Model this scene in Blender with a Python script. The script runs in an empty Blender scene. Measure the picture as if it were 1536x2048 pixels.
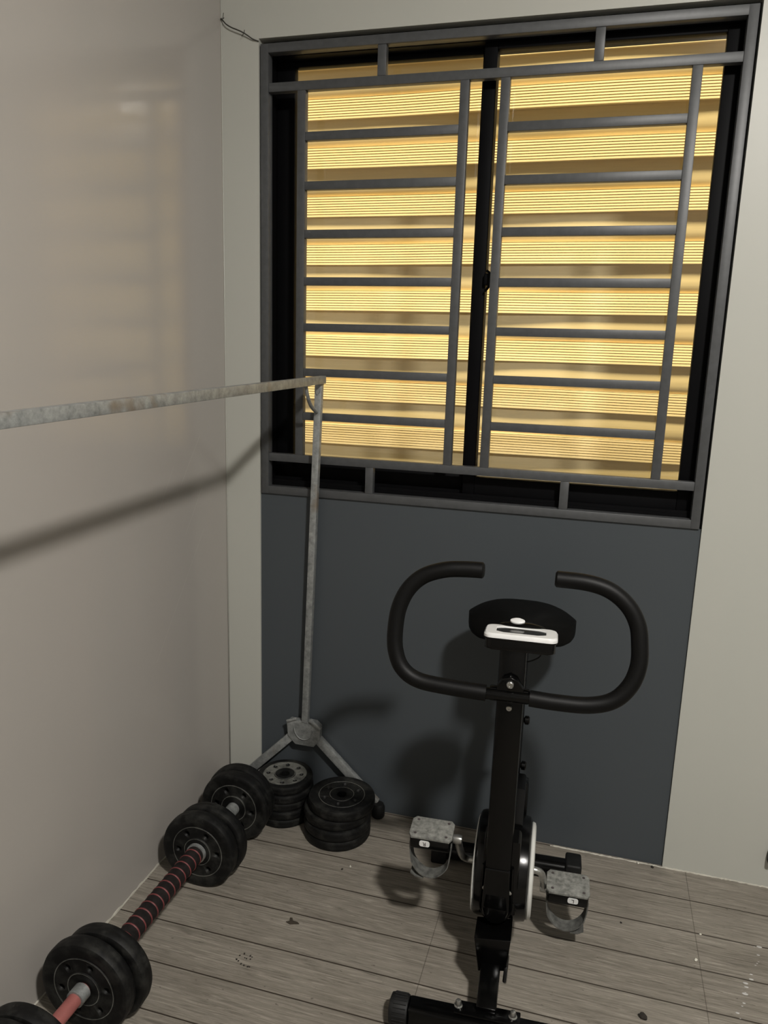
import bpy, bmesh, math, random
from mathutils import Vector, Matrix
PI = math.pi
V = Vector
SC = bpy.context.scene
COL = SC.collection

# ------------------------------------------------------------------ camera
cd = bpy.data.cameras.new('camera'); cam = bpy.data.objects.new('camera', cd); COL.objects.link(cam)
cd.sensor_fit = 'VERTICAL'; cd.sensor_height = 36.0; cd.sensor_width = 27.0
cd.lens = 36.0 * 1531.24 / 2048.0
cd.clip_start = 0.02
def cam_axes(yaw, pitch, roll):
    f = V((math.sin(yaw)*math.cos(pitch), math.cos(yaw)*math.cos(pitch), math.sin(pitch)))
    r = V((math.cos(yaw), -math.sin(yaw), 0)); u = r.cross(f)
    c, s = math.cos(roll), math.sin(roll)
    return c*r + s*u, -s*r + c*u, f
_r, _u, _f = cam_axes(CAM_YAW := -0.2699, CAM_PITCH := -0.2055, CAM_ROLL := 0.0306)
m = Matrix(((_r.x, _u.x, -_f.x), (_r.y, _u.y, -_f.y), (_r.z, _u.z, -_f.z))).to_4x4()
m.translation = V((1.055, -2.043, 1.384))
cam.matrix_world = m
SC.camera = cam

# ------------------------------------------------------------------ world, lights, exposure
w = bpy.data.worlds.new('world'); SC.world = w; w.use_nodes = True
bg = w.node_tree.nodes['Background']
bg.inputs[0].default_value = (1.0, 0.86, 0.62, 1); bg.inputs[1].default_value = 0.42

def add_light(name, kind, loc, energy, color, **kw):
    d = bpy.data.lights.new(name, kind); d.energy = energy; d.color = color
    for k, v in kw.items(): setattr(d, k, v)
    o = bpy.data.objects.new(name, d); COL.objects.link(o); o.location = loc
    return o
# the bulb on the room's ceiling
add_light('ceiling_bulb', 'POINT', (1.81, -2.11, 2.76), 52.0, (1.0, 0.97, 0.92), shadow_soft_size=0.10)
add_light('bulb_down_fill', 'AREA', (1.81, -2.11, 2.75), 78.0, (1.0, 0.97, 0.92), shape='DISK', size=0.20)  # disc added at the bulb to throw more light downwards, no second lamp
# daylight that falls steeply into the gap outside the window
sun = add_light('sun', 'SUN', (0.6, 0.4, 5.0), 10.8, (1.0, 0.86, 0.54), angle=math.radians(11))
sun.rotation_euler = V((-0.10, 0.34, -0.935)).to_track_quat('-Z', 'Y').to_euler()

vs = SC.view_settings
vs.view_transform = 'Standard'; vs.look = 'None'; vs.exposure = 0.06; vs.gamma = 1.0; vs.use_curve_mapping = False
SC.display_settings.display_device = 'sRGB'

# ------------------------------------------------------------------ materials
def srgb(r, g, b):
    f = lambda c: (c/255/12.92) if c/255 <= 0.04045 else ((c/255+0.055)/1.055)**2.4
    return (f(r), f(g), f(b), 1.0)

class NT:
    def __init__(s, name):
        s.m = bpy.data.materials.new(name); s.m.use_nodes = True
        s.t = s.m.node_tree; s.n = s.t.nodes; s.p = s.n['Principled BSDF']
    def new(s, typ, **kw):
        n = s.n.new(typ)
        for k, v in kw.items(): setattr(n, k, v)
        return n
    def link(s, a, b): s.t.links.new(a, b)
    def coords(s, scale=(1, 1, 1), loc=(0, 0, 0), world=False):
        mp = s.new('ShaderNodeMapping'); mp.inputs['Scale'].default_value = scale; mp.inputs['Location'].default_value = loc
        if world: s.link(s.new('ShaderNodeNewGeometry').outputs['Position'], mp.inputs['Vector'])
        else: s.link(s.new('ShaderNodeTexCoord').outputs['Object'], mp.inputs['Vector'])
        return mp.outputs['Vector']
    def noise(s, vec, scale, detail=4, rough=0.55, dist=0.0):
        n = s.new('ShaderNodeTexNoise'); n.inputs['Scale'].default_value = scale
        n.inputs['Detail'].default_value = detail; n.inputs['Roughness'].default_value = rough; n.inputs['Distortion'].default_value = dist
        s.link(vec, n.inputs['Vector']); return n.outputs['Fac']
    def ramp(s, fac, stops):
        r = s.new('ShaderNodeValToRGB'); e = r.color_ramp.elements
        e[0].position, e[0].color = stops[0]; e[1].position, e[1].color = stops[-1]
        for p, c in stops[1:-1]:
            x = e.new(p); x.color = c
        s.link(fac, r.inputs['Fac']); return r.outputs['Color']
    def mix(s, fac, a, b, mode='MIX'):
        n = s.new('ShaderNodeMix', data_type='RGBA', blend_type=mode)
        for sock, v in ((n.inputs[0], fac), (n.inputs[6], a), (n.inputs[7], b)):
            if hasattr(v, 'links'): s.link(v, sock)
            else: sock.default_value = v
        return n.outputs[2]
    def bump(s, h, strength, dist=0.001):
        b = s.new('ShaderNodeBump'); b.inputs['Strength'].default_value = strength; b.inputs['Distance'].default_value = dist
        s.link(h, b.inputs['Height']); s.link(b.outputs['Normal'], s.p.inputs['Normal'])
    def set(s, **kw):
        for k, v in kw.items():
            sock = s.p.inputs[k.replace('_', ' ')]
            if hasattr(v, 'links'): s.link(v, sock)
            else: sock.default_value = v
        return s

def scaled(c, k): return (c[0]*k, c[1]*k, c[2]*k, 1)
def simple(name, col, rough=0.5, metal=0.0, vary=0.15, scale=30, bump=0.0, spec=0.5):
    t = NT(name); v = t.coords()
    n = t.noise(v, scale)
    t.set(Base_Color=t.ramp(n, [(0.3, scaled(col, 1-vary)), (0.7, scaled(col, 1+vary))]), Roughness=rough, Metallic=metal)
    t.p.inputs['Specular IOR Level'].default_value = spec
    if bump: t.bump(n, bump, 0.002)
    return t.m

def wall_paint(name, col, rough, spec=0.5, bump=0.05, scuffs=()):
    t = NT(name); v = t.coords(world=True)
    big = t.noise(v, 1.3, 2); streak = t.noise(t.coords((4, 4, 0.35), world=True), 1.2, 2)
    c = t.ramp(big, [(0.3, scaled(col, 0.96)), (0.7, scaled(col, 1.03))])
    c = t.mix(0.4, c, t.ramp(streak, [(0.3, (col[0]*0.97, col[1]*0.98, col[2]*0.97, 1)), (0.7, (col[0]*1.05, col[1]*1.02, col[2]*1.0, 1))]))
    if scuffs:
        sx = t.new('ShaderNodeSeparateXYZ'); t.link(v, sx.inputs[0])
        def op(o, a, b=None):
            n = t.new('ShaderNodeMath', operation=o)
            for i, q in enumerate((a, b)):
                if q is None: continue
                if hasattr(q, 'links'): t.link(q, n.inputs[i])
                else: n.inputs[i].default_value = q
            return n.outputs[0]
        for (y0, z0), (y1, z1), wd, st in scuffs:
            k = (y1-y0)/(z1-z0)
            d = op('ABSOLUTE', op('SUBTRACT', op('SUBTRACT', sx.outputs['Y'], y0), op('MULTIPLY', op('SUBTRACT', sx.outputs['Z'], z0), k)))
            msk = op('MULTIPLY', op('LESS_THAN', d, wd), op('MULTIPLY', op('LESS_THAN', sx.outputs['Z'], z0), op('GREATER_THAN', sx.outputs['Z'], z1)))
            c = t.mix(op('MULTIPLY', msk, st), c, scaled(col, 1.5))
    t.set(Base_Color=c, Roughness=rough)
    t.p.inputs['Specular IOR Level'].default_value = spec
    mx = t.mix(0.25, t.noise(v, 9, 1), t.noise(v, 160, 2))
    t.bump(mx, bump, 0.004)
    return t.m

M = {}
M['wall_left'] = wall_paint('left_wall_gloss_paint', (0.36, 0.338, 0.312, 1), 0.17, 0.5, 0.02,
    [((-0.153, 1.145), (-0.258, 1.024), 0.0012, 0.22), ((-0.146, 0.999), (-0.24, 0.884), 0.0012, 0.22), ((-0.14, 0.880), (-0.40, 0.575), 0.0009, 0.25), ((-0.29, 1.08), (-0.37, 0.97), 0.0014, 0.14)])
M['wall_back'] = wall_paint('back_wall_paint', (0.42, 0.42, 0.382, 1), 0.42, 0.4, 0.06)
M['room'] = wall_paint('room_paint', (0.33, 0.325, 0.31, 1), 0.6, 0.3)
M['panel'] = wall_paint('dark_panel_paint', (0.055, 0.063, 0.070, 1), 0.42, 0.3, 0.05)
M['caulk'] = simple('caulk', (0.46, 0.44, 0.38, 1), 0.6)
M['grille'] = simple('grille_grey_enamel', (0.058, 0.060, 0.062, 1), 0.45, 0.0, 0.12, 60, 0.03)
M['alu'] = simple('black_aluminium', (0.0025, 0.0025, 0.003, 1), 0.55, 0.0, 0.1, 30, 0, 0.08)
M['galv'] = None
t = NT('galvanised_steel'); v = t.coords()
n1 = t.noise(v, 55, 5, 0.7); n2 = t.noise(v, 9, 3)
c = t.ramp(n1, [(0.3, (0.17, 0.178, 0.175, 1)), (0.7, (0.37, 0.38, 0.37, 1))])
c = t.mix(t.ramp(n2, [(0.60, (0, 0, 0, 1)), (0.72, (1, 1, 1, 1))]), c, (0.21, 0.17, 0.13, 1))
t.set(Base_Color=c, Metallic=0.45, Roughness=0.5); t.bump(n1, 0.1, 0.001); M['galv'] = t.m
M['black'] = simple('black_enamel', (0.0012, 0.0012, 0.0012, 1), 0.17, 0.0, 0.3, 40, 0, 0.25)
M['plastic'] = simple('black_plastic', (0.0015, 0.0015, 0.0015, 1), 0.2, 0.0, 0.3, 80, 0, 0.28)
M['foam'] = simple('black_foam', (0.0018, 0.0018, 0.0018, 1), 0.5, 0.0, 0.25, 150, 0.05, 0.2)
M['seat'] = simple('black_seat_vinyl', (0.002, 0.002, 0.0019, 1), 0.6, 0.0, 0.3, 90, 0.1, 0.12)
M['white'] = simple('white_plastic', (0.66, 0.66, 0.65, 1), 0.4, 0, 0.04)
M['ring'] = simple('pale_grey_plastic', (0.50, 0.50, 0.47, 1), 0.35, 0, 0.06)
M['chrome'] = simple('worn_chrome', (0.42, 0.42, 0.40, 1), 0.28, 0.9, 0.2, 60)
M['dustyped'] = simple('dusty_pedal_rubber', (0.165, 0.165, 0.15, 1), 0.8, 0, 0.45, 90, 0.2)
M['strap'] = simple('dusty_strap_rubber', (0.085, 0.085, 0.078, 1), 0.7, 0, 0.5, 70, 0.1)
M['rubber'] = simple('black_rubber', (0.006, 0.006, 0.006, 1), 0.6, 0, 0.3, 60, 0, 0.3)
M['display'] = simple('dark_display', (0.015, 0.015, 0.013, 1), 0.12, 0, 0.4, 60)
M['red'] = simple('red_rubber_ring', (0.135, 0.028, 0.028, 1), 0.55, 0, 0.25, 60)
M['redtube'] = simple('faded_red_tube', (0.29, 0.095, 0.085, 1), 0.5, 0, 0.15, 50)
M['ink'] = simple('dark_ink', (0.05, 0.04, 0.04, 1), 0.6)
M['crumb'] = simple('dirt', (0.02, 0.016, 0.012, 1), 0.9)
M['chip'] = simple('pale_chip', (0.6, 0.58, 0.5, 1), 0.7)
M['leaf'] = simple('dry_leaf', (0.035, 0.027, 0.018, 1), 0.8)
M['water'] = simple('water', (0.42, 0.41, 0.39, 1), 0.04, 0, 0.05, 30, 0, 0.9)  # pale base colour paints the glint into the drops
M['gripfoam'] = simple('worn_grip_foam', (0.012, 0.0095, 0.009, 1), 0.7, 0, 0.5, 60, 0.1, 0.2)
M['wire'] = simple('dark_wire', (0.03, 0.028, 0.022, 1), 0.5)

def dusty_plate(name, base, dust, amount):
    t = NT(name); v = t.coords()
    n = t.noise(v, 22, 6, 0.7); n2 = t.noise(v, 120, 3)
    msk = t.ramp(n, [(amount, (0, 0, 0, 1)), (amount+0.25, (1, 1, 1, 1))])
    c = t.mix(msk, base, dust)
    c = t.mix(t.ramp(n2, [(0.70, (0, 0, 0, 1)), (0.78, (1, 1, 1, 1))]), c, scaled(dust, 1.5))
    t.set(Base_Color=c, Roughness=0.55); t.p.inputs['Specular IOR Level'].default_value = 0.25; t.bump(n2, 0.15, 0.001); return t.m
M['plate'] = dusty_plate('black_plate_vinyl', (0.0032, 0.0032, 0.0032, 1), (0.027, 0.027, 0.024, 1), 0.48)
M['worn'] = dusty_plate('worn_plate_edges', (0.02, 0.02, 0.019, 1), (0.14, 0.14, 0.125, 1), 0.33)
M['plate_dust'] = dusty_plate('dusty_plate_vinyl', (0.016, 0.016, 0.015, 1), (0.10, 0.098, 0.085, 1), 0.36)

# floor: wood-look plank tiles laid along the window wall
t = NT('grey_wood_plank_floor')
mp = t.coords((1, -1, 1), (3.0, 0, 0), True)
bk = t.new('ShaderNodeTexBrick', offset=0.0, squash=1.0)
bk.inputs['Scale'].default_value = 1.0; bk.inputs['Brick Width'].default_value = 8.0; bk.inputs['Row Height'].default_value = 0.1204
bk.inputs['Mortar Size'].default_value = 0.0021; bk.inputs['Mortar Smooth'].default_value = 0.3; bk.inputs['Bias'].default_value = 0.0
bk.inputs['Color1'].default_value = (0.0, 0, 0, 1); bk.inputs['Color2'].default_value = (1, 1, 1, 1); bk.inputs['Mortar'].default_value = (0.5, 0.5, 0.5, 1)
t.link(mp, bk.inputs['Vector'])
# butt joints between sheets
sx = t.new('ShaderNodeSeparateXYZ'); t.link(t.coords((1, 1, 1), (0, 0, 0), True), sx.inputs[0])
def math_(op, a, b=None):
    n = t.new('ShaderNodeMath', operation=op)
    for i, v_ in enumerate((a, b)):
        if v_ is None: continue
        if hasattr(v_, 'links'): t.link(v_, n.inputs[i])
        else: n.inputs[i].default_value = v_
    return n.outputs[0]
def joint(x): return math_('LESS_THAN', math_('ABSOLUTE', math_('SUBTRACT', sx.outputs['X'], x)), 0.0010)
j = math_('MAXIMUM', joint(1.388), math_('MULTIPLY', joint(0.770), math_('LESS_THAN', sx.outputs['Y'], -0.3612)))
j = math_('MAXIMUM', j, joint(2.0)); j = math_('MULTIPLY', j, 0.55)
seam = math_('MAXIMUM', bk.outputs['Fac'], j)
# offset the grain per plank
off = t.new('ShaderNodeVectorMath', operation='ADD'); gm = t.coords((2.2, 52, 1), (0, 0, 0), True)
sc = t.new('ShaderNodeVectorMath', operation='SCALE'); sc.inputs['Scale'].default_value = 7.0
t.link(bk.outputs['Color'], sc.inputs[0]); t.link(gm, off.inputs[0]); t.link(sc.outputs['Vector'], off.inputs[1])
g1 = t.noise(off.outputs['Vector'], 3.2, 6, 0.75, 1.6)
off2 = t.new('ShaderNodeVectorMath', operation='ADD'); gm2 = t.coords((0.9, 13, 1), (3, 1, 0), True)
t.link(gm2, off2.inputs[0]); t.link(sc.outputs['Vector'], off2.inputs[1])
g2 = t.noise(off2.outputs['Vector'], 3.0, 3, 0.5, 0.6)
blot = t.noise(t.coords(world=True), 3.5, 4, 0.6)
c = t.ramp(g1, [(0.34, (0.040, 0.033, 0.025, 1)), (0.45, (0.150, 0.132, 0.107, 1)), (0.56, (0.24, 0.215, 0.178, 1)), (0.68, (0.40, 0.365, 0.31, 1))])
c = t.mix(0.28, c, t.ramp(g2, [(0.32, (0.14, 0.125, 0.104, 1)), (0.68, (0.30, 0.274, 0.236, 1))]))
c = t.mix(0.15, c, t.ramp(bk.outputs['Color'], [(0.0, (0.19, 0.17, 0.142, 1)), (1.0, (0.25, 0.227, 0.192, 1))]))
c = t.mix(t.ramp(blot, [(0.52, (0, 0, 0, 1)), (0.75, (0.45, 0.45, 0.45, 1))]), c, (0.115, 0.10, 0.08, 1))
fl = t.noise(t.coords((60, 140, 1), (0, 0, 0), True), 1.0, 2, 0.5)
c = t.mix(t.ramp(fl, [(0.70, (0, 0, 0, 1)), (0.76, (0.7, 0.7, 0.7, 1))]), c, (0.05, 0.042, 0.033, 1))
c = t.mix(seam, c, (0.035, 0.027, 0.020, 1))
t.set(Base_Color=c, Roughness=t.ramp(g1, [(0.3, (0.62,)*3+(1,)), (0.7, (0.45,)*3+(1,))]))
t.p.inputs['Specular IOR Level'].default_value = 0.35
inv = t.new('ShaderNodeMath', operation='SUBTRACT'); inv.inputs[0].default_value = 1.0; t.link(seam, inv.inputs[1])
hm = t.new('ShaderNodeMath', operation='MULTIPLY_ADD'); t.link(g1, hm.inputs[0]); hm.inputs[1].default_value = 0.25; t.link(inv.outputs[0], hm.inputs[2])
t.bump(hm.outputs[0], 0.35, 0.002); M['floor'] = t.m

# siding outside
t = NT('beige_siding'); v = t.coords((1, 6, 6), (0, 0, 0), True)
n = t.noise(v, 1.3, 4); n2 = t.noise(t.coords((3, 60, 60), (0, 0, 0), True), 2.0, 3)
c = t.ramp(n, [(0.3, (0.66, 0.53, 0.30, 1)), (0.7, (0.76, 0.62, 0.36, 1))])
c = t.mix(0.25, c, t.ramp(n2, [(0.3, (0.58, 0.45, 0.25, 1)), (0.7, (0.80, 0.66, 0.40, 1))]))
t.set(Base_Color=c, Roughness=0.6); M['siding'] = t.m

# window glass
t = NT('window_glass'); t.n.remove(t.p)
tr = t.new('ShaderNodeBsdfTransparent'); tr.inputs['Color'].default_value = (0.95, 0.955, 0.95, 1)
gl = t.new('ShaderNodeBsdfGlossy'); gl.inputs['Roughness'].default_value = 0.03
fr = t.new('ShaderNodeFresnel'); fr.inputs['IOR'].default_value = 1.45
ms = t.new('ShaderNodeMixShader'); out = t.n['Material Output']
t.link(fr.outputs[0], ms.inputs[0]); t.link(tr.outputs[0], ms.inputs[1]); t.link(gl.outputs[0], ms.inputs[2]); t.link(ms.outputs[0], out.inputs['Surface'])
M['glass'] = t.m

# ------------------------------------------------------------------ mesh helpers
class MB:
    """collects shapes into one mesh object; cur is the current material slot"""
    def __init__(s): s.bm = bmesh.new(); s.cur = 0
    def _mark(s, verts):
        fs = {f for v in verts for f in v.link_faces}
        for f in fs: f.material_index = s.cur
        return fs
    def box(s, c, size, rot=None, bevel=0.0, seg=2):
        r = bmesh.ops.create_cube(s.bm, size=1.0); vs_ = r['verts']
        for v in vs_: v.co = V((v.co.x*size[0], v.co.y*size[1], v.co.z*size[2]))
        if bevel:
            es = list({e for v in vs_ for e in v.link_edges})
            rb = bmesh.ops.bevel(s.bm, geom=es, offset=bevel, segments=seg, profile=0.5, affect='EDGES')
            vs_ = list({v for f in rb['faces'] for v in f.verts} | {v for v in vs_ if v.is_valid})
        mt = Matrix.Translation(V(c)) @ (rot.to_4x4() if rot is not None else Matrix.Identity(4))
        bmesh.ops.transform(s.bm, matrix=mt, verts=vs_)
        s._mark(vs_); return s
    def bx(s, x0, x1, y0, y1, z0, z1, bevel=0.0, seg=2):
        return s.box(((x0+x1)/2, (y0+y1)/2, (z0+z1)/2), (x1-x0, y1-y0, z1-z0), None, bevel, seg)
    def bar(s, a, b, wd, ht, up=(0, 0, 1), bevel=0.0):
        """rectangular bar from a to b; wd across, ht along up"""
        a, b = V(a), V(b); d = (b-a); L = d.length; d.normalize()
        x = d.cross(V(up)).normalized(); z = x.cross(d)
        R = Matrix(((x.x, d.x, z.x), (x.y, d.y, z.y), (x.z, d.z, z.z)))
        return s.box((a+b)/2, (wd, L, ht), R, bevel)
    def tube(s, pts, r, n=16, cap=True, closed=False, flat=None):
        """swept circle (or ellipse/rect via flat) along pts"""
        pts = [V(p) for p in pts]; rings = []
        N = len(pts); rad = r if isinstance(r, (list, tuple)) else [r]*N
        t0 = (pts[1]-pts[0]).normalized()
        ref = V((0, 0, 1)) if abs(t0.z) < 0.9 else V((1, 0, 0))
        nrm = t0.cross(ref).normalized()
        for i, p in enumerate(pts):
            a = pts[i-1] if (i or closed) else pts[0]; b = pts[(i+1) % N] if (i < N-1 or closed) else pts[-1]
            tg = (b-a).normalized()
            nrm = (nrm - tg*nrm.dot(tg)).normalized(); bn = tg.cross(nrm)
            rings.append([s.bm.verts.new(p + rad[i]*(math.cos(2*PI*k/n)*nrm + math.sin(2*PI*k/n)*bn)) for k in range(n)])
        M_ = N if closed else N-1
        for i in range(M_):
            A, B = rings[i], rings[(i+1) % N]
            for k in range(n):
                f = s.bm.faces.new((A[k], A[(k+1) % n], B[(k+1) % n], B[k])); f.material_index = s.cur; f.smooth = True
        if cap and not closed:
            for A, rev in ((rings[0], True), (rings[-1], False)):
                f = s.bm.faces.new(list(reversed(A)) if rev else A); f.material_index = s.cur
        return s
    def lathe(s, prof, mat=None, n=48, close=False):
        """prof: (r, z) list turned about local z then moved by mat"""
        mat = mat or Matrix.Identity(4); rings = []
        for r, z in prof:
            if r < 1e-6: rings.append([s.bm.verts.new(mat @ V((0, 0, z)))])
            else: rings.append([s.bm.verts.new(mat @ V((r*math.cos(2*PI*k/n), r*math.sin(2*PI*k/n), z))) for k in range(n)])
        prs = list(zip(rings, rings[1:]))
        if close: prs.append((rings[-1], rings[0]))
        for A, B in prs:
            for k in range(n):
                if len(A) == 1 and len(B) == 1: continue
                if len(A) == 1: q = (A[0], B[(k+1) % n], B[k])
                elif len(B) == 1: q = (A[k], A[(k+1) % n], B[0])
                else: q = (A[k], A[(k+1) % n], B[(k+1) % n], B[k])
                f = s.bm.faces.new(q); f.material_index = s.cur; f.smooth = True
        return s
    def prism(s, outline, a, b, axis='x', bevel=0.0, smooth=False):
        """2-D outline extruded between a and b along an axis"""
        def P(p, t):
            return V((t, p[0], p[1])) if axis == 'x' else V((p[0], t, p[1])) if axis == 'y' else V((p[0], p[1], t))
        A = [s.bm.verts.new(P(p, a)) for p in outline]; B = [s.bm.verts.new(P(p, b)) for p in outline]
        fs = [s.bm.faces.new(A), s.bm.faces.new(list(reversed(B)))]
        n = len(outline)
        for k in range(n):
            f = s.bm.faces.new((A[k], B[k], B[(k+1) % n], A[(k+1) % n])); f.smooth = smooth; fs.append(f)
        for f in fs: f.material_index = s.cur
        if bevel:
            es = [e for f in fs[:2] for e in f.edges]
            rb = bmesh.ops.bevel(s.bm, geom=es, offset=bevel, segments=3, profile=0.5, affect='EDGES')
            for f in rb['faces']: f.material_index = s.cur; f.smooth = smooth
        return s
    def move(s, mat): bmesh.ops.transform(s.bm, matrix=mat, verts=s.bm.verts); return s
    def build(s, name, mats, parent=None, loc=None, rot=None, auto=35):
        bmesh.ops.recalc_face_normals(s.bm, faces=s.bm.faces)
        me = bpy.data.meshes.new(name)
        if auto is not None:
            for f in s.bm.faces: f.smooth = True
            ang = math.radians(auto)
            for e in s.bm.edges:
                if len(e.link_faces) != 2 or e.calc_face_angle(0) > ang: e.smooth = False
        s.bm.to_mesh(me); s.bm.free()
        for mt in (mats if isinstance(mats, (list, tuple)) else [mats]): me.materials.append(mt)
        o = bpy.data.objects.new(name, me); COL.objects.link(o)
        if parent is not None: o.parent = parent
        if loc is not None: o.location = loc
        if rot is not None: o.rotation_euler = rot
        return o

def tag(o, label=None, cat=None, group=None, kind=None):
    if label: o['label'] = label
    if cat: o['category'] = cat
    if group: o['group'] = group
    if kind: o['kind'] = kind
    return o
def thing(name, label, cat, loc=(0, 0, 0), rz=0.0, group=None):
    o = bpy.data.objects.new(name, None); COL.objects.link(o)
    o.location = loc; o.rotation_euler = (0, 0, rz); o.empty_display_size = 0.05
    return tag(o, label, cat, group)
def smoothpath(pts, per=6):
    """Catmull-Rom through the points"""
    P = [V(p) for p in pts]; out = []
    P = [P[0]*2-P[1]] + P + [P[-1]*2-P[-2]]
    for i in range(1, len(P)-2):
        p0, p1, p2, p3 = P[i-1], P[i], P[i+1], P[i+2]
        for k in range(per):
            q = k/per
            out.append(0.5*((2*p1) + (-p0+p2)*q + (2*p0-5*p1+4*p2-p3)*q*q + (-p0+3*p1-3*p2+p3)*q**3))
    out.append(P[-2]); return out

# ------------------------------------------------------------------ the room
GX0, GX1, GZ0, GZ1 = 0.113, 1.321, 0.968, 2.168          # the grille's outer edges
OX0, OX1, OZ1 = 0.109, 1.327, 2.181                      # the wall opening that holds grille and panel
RX, RY, RZ, TH = 3.2, -3.7, 2.88, 0.15
def struct(name, mb, mat): return tag(mb.build(name, mat, auto=None), kind='structure')
struct('floor', MB().bx(-0.15, RX+0.15, RY-0.15, TH, -0.1, 0.0), M['floor'])
struct('wall_left', MB().bx(-0.15, 0, RY-0.15, TH, 0.0, RZ), M['wall_left'])
b = MB(); b.bx(0, OX0, 0, TH, 0, RZ); b.bx(OX1, RX, 0, TH, 0, RZ); b.bx(OX0, OX1, 0, TH, OZ1, RZ)
struct('wall_back', b, M['wall_back'])
struct('wall_right', MB().bx(RX, RX+0.15, RY-0.15, TH, 0, RZ), M['room'])
struct('wall_front', MB().bx(0, RX, RY-0.15, RY, 0, RZ), M['room'])
struct('ceiling', MB().bx(-0.15, RX+0.15, RY-0.15, TH, RZ, RZ+0.12), M['room'])
struct('trim_1', MB().bx(OX0, OX1, 0.007, TH, 0, GZ0-0.001), M['panel'])      # dark painted infill below the window
# slim line of unpainted plaster along the floor edges, and the corner bead
rnd = random.Random(4)
def ragged_strip(axis, a, b_, n, depth, height):
    mb = MB()
    prev = None
    for k in range(n+1):
        q = a+(b_-a)*k/n; h = height*(0.35+0.9*rnd.random()); d = depth*(0.4+0.8*rnd.random())
        P = (lambda dd, z: V((q, -dd, z))) if axis == 'x' else (lambda dd, z: V((dd, q, z)))
        ring = [mb.bm.verts.new(P(0, 0)), mb.bm.verts.new(P(d, 0)), mb.bm.verts.new(P(d*0.6, h)), mb.bm.verts.new(P(0, h))]
        if prev:
            for i in range(4): mb.bm.faces.new((prev[i], prev[(i+1) % 4], ring[(i+1) % 4], ring[i]))
        else: mb.bm.faces.new(ring)
        prev = ring
    mb.bm.faces.new(prev); return mb
struct('baseboard_left', ragged_strip('y', -0.01, -2.2, 140, 0.003, 0.005), M['caulk'])
struct('baseboard_right', ragged_strip('x', 1.02, 2.4, 240, 0.0030, 0.0030), M['caulk'])
struct('trim_2', MB().tube([(0.0015, -0.0015, 0.0), (0.0015, -0.0015, RZ)], 0.0018, 8), M['wall_back'])

# ------------------------------------------------------------------ the sliding window
win = tag(bpy.data.objects.new('window_1', None), kind='structure'); COL.objects.link(win); win.location = (0.717, 0.04, GZ0)
def W(mb, name, mat, parent=win):
    base = V((0.717, 0.04, GZ0)); mb.move(Matrix.Translation(-base)); return mb.build(name, mat, parent)
b = MB(); fx0, fx1, fz0, fz1 = OX0, OX1, GZ0-0.001, OZ1
b.bx(fx0, fx0+0.018, 0.032, 0.13, fz0, fz1); b.bx(fx1-0.018, fx1, 0.032, 0.13, fz0, fz1)
b.bx(fx0+0.018, fx1-0.018, 0.032, 0.13, fz1-0.036, fz1); b.bx(fx0+0.018, fx1-0.018, 0.032, 0.13, fz0, fz0+0.032)
b.bx(fx0+0.018, fx1-0.018, 0.034, 0.038, fz0+0.032, fz0+0.040); b.bx(fx0+0.018, fx1-0.018, 0.066, 0.070, fz0+0.032, fz0+0.044)
W(b, 'window_frame', M['alu'])
def sash(x0, x1, ix0, ix1, y0, y1, iz0, iz1):
    z0, z1 = fz0+0.032, fz1-0.036
    mb = MB(); mb.bx(x0, ix0, y0, y1, z0, z1, 0.002); mb.bx(ix1, x1, y0, y1, z0, z1, 0.002)
    mb.bx(ix0, ix1, y0, y1, z0, iz0, 0.002); mb.bx(ix0, ix1, y0, y1, iz1, z1, 0.002)
    o = W(mb, 'window_sash', M['alu'])
    g = W(MB().bx(ix0-0.003, ix1+0.003, (y0+y1)/2-0.002, (y0+y1)/2+0.002, iz0-0.003, iz1+0.003), 'glass_pane', M['glass'], o)
    return o
sash(fx0+0.019, 0.733, 0.181, 0.694, 0.075, 0.100, 1.054, 2.131)
sr = sash(0.702, fx1-0.019, 0.735, 1.264, 0.042, 0.067, 1.054, 2.129)
b = MB(); b.box((0.742, 0.034, 1.578), (0.018, 0.016, 0.030), None, 0.004)
b.tube(smoothpath([(0.740, 0.030, 1.600), (0.748, 0.024, 1.592), (0.750, 0.022, 1.577), (0.747, 0.024, 1.560), (0.738, 0.030, 1.549)], 5), 0.0035, 8)
tag(W(b, 'latch', M['alu']), 'small black crescent latch')

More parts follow.
